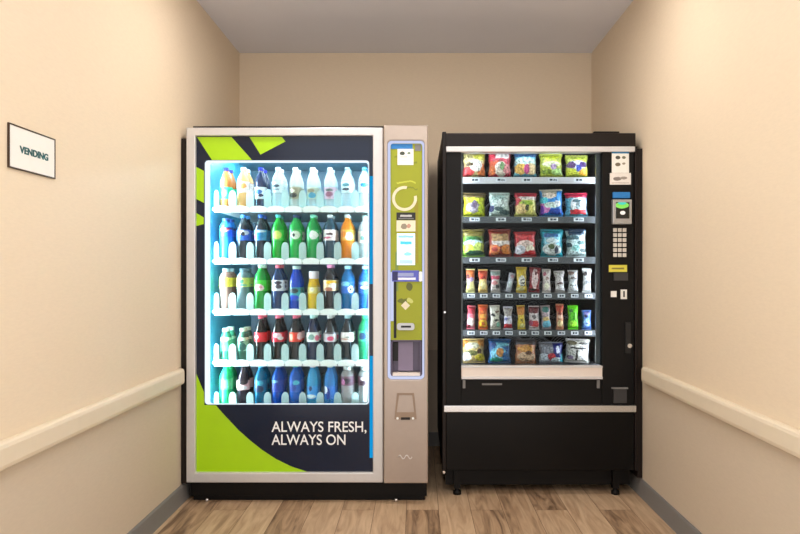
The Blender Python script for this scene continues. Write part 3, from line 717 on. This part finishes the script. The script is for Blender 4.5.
# snack packets ------------------------------------------------------
def bag_mesh(w, h, t, nx=12, nz=16, pin=.1):
    m = MB(); bm = m.bm; ph = random.uniform(0, 6)
    def pt(u, v, s):    # u,v in -1..1
        k = (max(0, 1-abs(u)**2.6))**.55 * (max(0, 1-abs(v)**3.2))**.6
        wr = 1+.12*math.sin(5*u+2.2*v)*math.sin(4*v+u)
        pinch = 1-pin*(1-abs(v)**2)+pin*.3*math.sin(6*v+ph)
        return (u*w/2*pinch, s*(t/2*k*wr+.0006), h/2+v*h/2*.9)
    for s in (-1, 1):
        g = [[bm.verts.new(pt(-1+2*i/nx, -1+2*j/nz, s)) for i in range(nx+1)] for j in range(nz+1)]
        for j in range(nz):
            for i in range(nx):
                m.face([g[j][i], g[j][i+1], g[j+1][i+1], g[j+1][i]], 0, True)
    bmesh.ops.remove_doubles(bm, verts=bm.verts, dist=.0013)
    return m
def seal_mesh(w, h, top):
    m = MB(); n = 14
    z0, z1 = (h*.95+.0005, h) if top else (.0, h*.05-.0005)
    for i in range(n):
        x0, x1 = -w/2+w*i/n, -w/2+w*(i+1)/n
        q = .0006 if i % 2 else -.0006
        m.box(x0, x1, -.0008+q, .0008+q, z0, z1 - (.0 if not top else (.0012 if i % 2 else 0)))
    return m
def make_bag(name, w, h, t, base, layers, sealc, label, cat, group, x, y, z, lean=-.06, tilt=0, rz=0, wob=.06, pin=.1):
    o = bag_mesh(w, h, t, pin=pin).build(name, pat(base, layers, .3, wob, detail=.75, name='printed_packet_film'))
    tag(o, label, cat, group)
    for top in (0, 1): seal_mesh(w*.97, h, top).build('crimped_seal', plastic(sealc[top], .35), o)
    o.location = (x, y, z+abs(math.sin(tilt))*w/2+.0012); o.rotation_euler = (lean, tilt, rz)
    return o
trn = ['top tray', 'second tray', 'third tray', 'fourth tray', 'fifth tray', 'bottom tray']
CR = (238,226,190)
BAGS = {
 0: [((226,206,140),[R_(.3,.9,.4,.14,(206,190,120)),E(.75,.82,.3,.14,(210,206,70)),E(.2,.2,.3,.2,(216,70,70)),E(.82,.25,.22,.3,(226,120,60)),E(.55,.45,.28,.26,(246,240,226)),E(.3,.5,.16,.08,(110,90,50))],'cream-yellow snack bag with red and orange lower corners'),
     ((214,56,76),[R_(.6,.9,.3,.14,(236,226,216)),E(.3,.55,.3,.12,(210,90,50)),E(.55,.3,.3,.3,(240,226,206)),E(.8,.3,.18,.2,(236,150,150)),E(.58,.42,.09,.16,(130,170,110)),E(.15,.25,.16,.2,(226,120,60))],'red snack bag with white header and cream centre'),
     ((120,196,214),[R_(.5,.94,.5,.12,(56,96,140)),E(.5,.62,.45,.18,(206,236,222)),E(.3,.3,.26,.24,(240,190,90)),E(.75,.3,.26,.24,(244,214,160)),E(.55,.3,.12,.2,(226,90,150))],'blue-topped snack bag with orange chips on it'),
     ((212,224,84),[R_(.5,.82,.4,.1,(196,206,50)),E(.5,.55,.4,.12,(236,240,190)),E(.58,.42,.13,.14,(190,160,200)),E(.3,.2,.24,.1,(140,170,40)),E(.75,.2,.26,.14,(180,220,130))],'lime snack bag with pale violet mark in the middle'),
     ((206,218,80),[E(.5,.55,.46,.2,(216,216,226)),E(.25,.55,.18,.16,(110,70,130)),E(.75,.55,.18,.14,(90,60,130)),E(.55,.38,.12,.16,(70,90,180)),E(.75,.2,.2,.16,(240,180,40)),E(.25,.2,.22,.14,(226,230,70))],'lime snack bag with purple wordmark band')],
 1: [((206,214,40),[R_(.5,.92,.5,.12,(120,100,60)),E(.5,.66,.4,.13,(226,236,60)),E(.45,.35,.32,.24,(190,180,190)),E(.5,.5,.1,.18,(120,100,130)),E(.8,.3,.14,.2,(206,226,50))],'yellow-lime snack bag with brown top and lilac figure'),
     ((206,226,214),[E(.1,.3,.12,.16,(50,60,110)),E(.45,.3,.22,.1,(70,100,100)),E(.75,.15,.3,.1,(60,90,90)),E(.4,.8,.3,.12,(160,190,180)),E(.6,.55,.3,.16,(226,240,232))],'pale mint snack bag with dark blue spots'),
     ((220,214,110),[R_(.5,.92,.5,.12,(196,40,60)),R_(.55,.78,.4,.07,(240,226,220)),E(.15,.6,.16,.2,(206,70,80)),E(.5,.55,.3,.12,(170,200,60)),E(.3,.3,.28,.22,(236,200,130)),E(.55,.35,.1,.14,(60,60,30)),E(.8,.3,.2,.2,(236,226,120))],'yellow snack bag with red top edge'),
     ((40,140,216),[R_(.42,.92,.3,.14,(214,206,180)),E(.42,.78,.26,.12,(244,226,206)),E(.2,.3,.26,.22,(226,130,200)),E(.08,.2,.12,.2,(120,60,190)),E(.5,.4,.3,.12,(226,244,226)),E(.75,.45,.14,.12,(240,240,240)),E(.7,.15,.3,.12,(20,70,170)),E(.2,.6,.16,.14,(80,210,220))],'tall blue snack bag with cream top and pink splash'),
     ((110,190,216),[R_(.5,.92,.5,.12,(206,40,80)),E(.58,.5,.36,.34,(234,240,238)),E(.5,.66,.2,.07,(80,110,120)),E(.55,.42,.12,.2,(150,170,170)),R_(.55,.16,.34,.1,(214,50,60))],'light blue snack bag with red top and red foot')],
 2: [((120,170,50),[R_(.5,.9,.5,.14,(130,116,50)),E(.5,.62,.34,.14,(40,110,50)),E(.5,.5,.42,.12,(190,226,226)),E(.28,.28,.24,.2,(196,226,70)),E(.75,.3,.24,.22,(206,226,110)),E(.55,.1,.4,.1,(40,80,60))],'green snack bag with olive top and lime ovals'),
     ((150,50,36),[R_(.5,.72,.36,.14,(190,150,100)),R_(.55,.48,.4,.1,(240,226,216)),E(.25,.24,.24,.2,(230,130,70)),E(.78,.24,.24,.2,(234,140,60)),E(.28,.24,.12,.1,(200,70,60))],'russet snack bag with two orange chip rounds'),
     ((206,46,50),[E(.5,.5,.36,.16,(236,206,190)),E(.25,.25,.24,.2,(216,216,220)),E(.7,.3,.2,.16,(240,230,200)),E(.75,.12,.2,.12,(190,20,30)),E(.5,.85,.4,.08,(226,80,80))],'red snack bag with pale splashes'),
     ((30,160,176),[R_(.5,.52,.34,.36,(150,220,236)),R_(.45,.8,.3,.07,(60,110,170)),E(.5,.58,.28,.1,(230,244,246)),E(.5,.25,.4,.24,(226,232,226)),E(.45,.35,.14,.1,(80,100,60)),E(.68,.22,.08,.14,(60,70,90))],'teal-bordered snack bag with white crest'),
     ((206,228,226),[R_(.5,.9,.36,.09,(30,60,90)),E(.3,.72,.3,.09,(70,110,120)),E(.15,.42,.12,.1,(60,90,100)),E(.7,.5,.2,.08,(90,130,130)),E(.8,.2,.16,.08,(70,90,90)),E(.45,.3,.2,.12,(150,210,200))],'white and mint snack bag with navy top')],
 5: [((220,190,120),[E(.08,.9,.2,.2,(230,140,50)),E(.9,.9,.2,.2,(230,150,50)),E(.45,.75,.3,.14,(226,220,190)),E(.4,.42,.3,.12,(110,110,50)),E(.2,.25,.2,.2,(226,226,226)),E(.8,.2,.24,.16,(226,206,50)),E(.75,.5,.1,.12,(90,60,50))],'cream snack bag with orange top corners'),
     ((30,96,160),[E(.5,.8,.4,.1,(110,190,210)),E(.2,.8,.16,.1,(20,60,130)),E(.45,.4,.34,.3,(130,206,226)),E(.5,.45,.16,.2,(226,150,70)),E(.35,.12,.26,.1,(40,170,140)),E(.8,.3,.2,.2,(60,120,180))],'blue snack bag with sky-blue and orange centre'),
     ((206,130,80),[R_(.5,.92,.5,.14,(76,66,66)),E(.5,.6,.4,.14,(230,160,60)),E(.5,.25,.42,.2,(230,190,150)),E(.6,.42,.16,.08,(110,70,50))],'tan-orange snack bag with dark top'),
     ((150,150,160),[R_(.78,.6,.22,.4,(26,36,120)),E(.76,.66,.08,.2,(226,226,240)),E(.2,.25,.24,.22,(220,230,240)),E(.5,.3,.16,.2,(206,60,70)),E(.7,.14,.24,.12,(220,236,240)),E(.95,.2,.1,.24,(60,170,190))],'silver and navy snack bag with red mark'),
     ((214,210,200),[R_(.5,.62,.3,.04,(40,36,36)),E(.25,.85,.2,.1,(110,100,70)),R_(.45,.3,.04,.24,(60,56,50)),E(.2,.2,.12,.1,(140,120,150)),E(.75,.3,.2,.2,(232,228,222)),E(.7,.85,.2,.06,(90,86,80))],'off-white snack bag with black lettering')],
}
DIM = {0: (.122,.137,.05), 1: (.120,.128,.05), 2: (.120,.146,.05), 5: (.122,.128,.052)}
DIMX = {(1,3): (.124,.146,.05), (1,1): (.114,.13,.05), (2,4): (.108,.146,.046), (5,2): (.116,.13,.05), (5,3): (.13,.112,.05), (5,4): (.13,.126,.05), (0,3): (.124,.128,.05), (0,4): (.122,.122,.05), (2,2): (.118,.134,.05)}
for k, row in BAGS.items():
    for i, (base, lay, desc) in enumerate(row):
        w, h, t = DIMX.get((k, i), DIM[k])
        sealc = (tuple(int(v*.85) for v in base), lay[0][5] if lay[0][0] == 'b' and lay[0][2] > .85 else base)
        tilt = {(5,4): .05, (0,4): 0, (5,0): -.03}.get((k, i), random.uniform(-.02, .02))
        make_bag('snack_bag', w, h, t, base, lay, sealc, desc + ', ' + trn[k], 'snack bag', 'snack bags on the ' + trn[k], LX5[i]+random.uniform(-.002, .002), YT+.043, TZ[k]-.0015, tilt=tilt, rz=random.uniform(-.06, .06))
GM = (196,190,184)
BARS = {
 3: [((232,226,150),[R_(.5,.82,.5,.2,(228,120,60)),E(.5,.55,.4,.1,(190,160,206)),E(.2,.7,.2,.12,(120,50,50))],.125,.05,0,'pale yellow candy packet with orange top'),
     ((240,206,120),[R_(.5,.8,.5,.22,(222,84,50)),E(.5,.66,.24,.07,(170,30,20)),E(.5,.3,.3,.2,(246,230,160))],.122,.052,0,'yellow candy packet with red-orange top'),
     ((216,206,196),[R_(.5,.9,.5,.1,(150,170,160)),R_(.5,.68,.5,.09,(206,50,90)),E(.4,.42,.3,.1,(236,150,150)),E(.7,.25,.2,.1,(70,70,70))],.118,.054,0,'beige candy packet with crimson band'),
     ((186,186,190),[E(.6,.85,.3,.1,(190,140,150)),E(.5,.4,.3,.2,(210,220,216))],.102,.032,.24,'slim silver candy bar leaning sideways'),
     ((226,190,40),[E(.5,.45,.3,.24,(240,236,220)),R_(.6,.48,.2,.025,(40,30,30)),R_(.6,.36,.2,.025,(40,30,30)),R_(.6,.25,.2,.025,(60,50,40)),E(.4,.1,.4,.1,(230,216,140))],.134,.058,0,'golden candy packet with black-striped white patch'),
     ((150,24,30),[E(.5,.55,.26,.46,(236,206,200)),E(.56,.8,.16,.1,(120,60,60)),E(.4,.06,.3,.05,(40,40,36))],.13,.06,.06,'dark red candy packet with pale streak'),
     ((228,214,204),[E(.3,.8,.2,.1,(190,90,110)),E(.6,.6,.2,.08,(180,150,140)),E(.5,.25,.3,.16,(240,236,206))],.124,.046,0,'cream-pink slim candy packet'),
     (GM,[E(.5,.6,.3,.2,(222,214,210)),E(.5,.4,.3,.06,(90,70,70)),E(.5,.2,.36,.12,(226,222,220))],.114,.056,-.03,'mauve-grey candy packet'),
     ((206,206,204),[E(.3,.9,.3,.1,(150,120,110)),E(.5,.66,.3,.06,(120,110,104)),E(.5,.35,.4,.2,(226,230,228)),R_(.5,.3,.3,.03,(110,110,110))],.118,.056,0,'silver-white candy packet with brown top corner'),
     ((226,226,222),[E(.3,.8,.2,.1,(90,80,80)),R_(.6,.42,.24,.08,(130,130,134)),E(.5,.2,.3,.1,(240,240,238))],.126,.05,.03,'white candy packet with grey square')],
 4: [((226,120,130),[R_(.5,.85,.5,.18,(190,40,60)),E(.5,.3,.34,.2,(250,232,226)),E(.2,.08,.3,.08,(150,20,40))],.124,.046,.05,'pink candy packet with white patch'),
     ((226,110,40),[E(.5,.86,.4,.1,(220,70,30)),E(.5,.55,.3,.1,(240,170,70)),E(.5,.22,.4,.16,(246,200,40)),E(.5,.2,.2,.07,(220,110,40))],.13,.052,0,'orange candy packet with yellow lower half'),
     ((216,210,190),[E(.3,.6,.2,.07,(30,26,26)),E(.7,.75,.2,.06,(120,90,70)),E(.6,.35,.22,.05,(50,46,46)),E(.75,.15,.2,.1,(130,190,160))],.126,.058,-.04,'cream candy packet with black spots'),
     ((226,224,236),[R_(.5,.78,.5,.2,(170,160,150)),R_(.5,.1,.5,.1,(200,40,50)),E(.3,.45,.2,.06,(110,110,170))],.12,.05,0,'white candy packet with red foot'),
     ((226,196,40),[R_(.5,.8,.5,.2,(206,130,40)),E(.55,.36,.2,.1,(160,140,20)),E(.6,.12,.3,.1,(240,232,150))],.126,.044,-.03,'yellow candy packet with amber top'),
     ((210,196,190),[R_(.5,.88,.5,.16,(110,30,34)),E(.6,.2,.36,.16,(220,60,60)),E(.2,.25,.2,.14,(150,50,80)),E(.5,.55,.2,.1,(120,110,110))],.124,.058,0,'grey-white candy packet with maroon top'),
     ((170,150,150),[E(.5,.85,.34,.14,(60,130,120)),E(.5,.42,.34,.1,(226,190,110)),E(.55,.18,.44,.16,(110,190,216)),E(.4,.65,.2,.1,(214,180,190))],.124,.054,-.06,'mauve candy packet with light blue foot'),
     ((206,140,100),[R_(.5,.85,.5,.14,(190,70,40)),E(.5,.5,.3,.1,(230,190,160)),E(.5,.2,.34,.14,(240,214,150)),E(.5,.65,.2,.06,(150,50,30))],.134,.042,0,'copper candy packet with cream foot'),
     ((96,206,20),[E(.3,.8,.2,.08,(40,110,10)),E(.55,.5,.12,.2,(50,150,10)),E(.5,.22,.34,.14,(170,236,60))],.126,.058,0,'bright green candy packet'),
     ((70,110,180),[R_(.5,.9,.3,.1,(110,100,150)),E(.4,.72,.2,.08,(20,24,60)),E(.5,.35,.34,.24,(140,180,226)),E(.5,.3,.14,.06,(60,90,160))],.1,.052,0,'short blue candy packet')],
}
for k, row in BARS.items():
    for i, (base, lay, h, w, tilt, desc) in enumerate(row):
        make_bag('candy_packet', w, h, .026, base, lay, (base, base), desc + ', ' + trn[k] + ' of the snack machine', 'candy', 'candy packets on the ' + trn[k], LX10[i], YT+.035, TZ[k]-.0015, tilt=tilt, wob=.1, pin=random.uniform(.12, .22))

# ------------------------------------------------------------------ world and view
w = bpy.data.worlds.new('hallway_light'); S.world = w; w.use_nodes = True
bg = w.node_tree.nodes['Background']; bg.inputs[0].default_value = lin((255,251,248)); bg.inputs[1].default_value = 1.85
vs = S.view_settings
vs.view_transform = 'Standard'; vs.look = 'None'; vs.gamma = 1; vs.use_curve_mapping = False; vs.exposure = 0
S.cycles.use_denoising = True
S.cycles.transparent_max_bounces = 24
S.cycles.max_bounces = 8
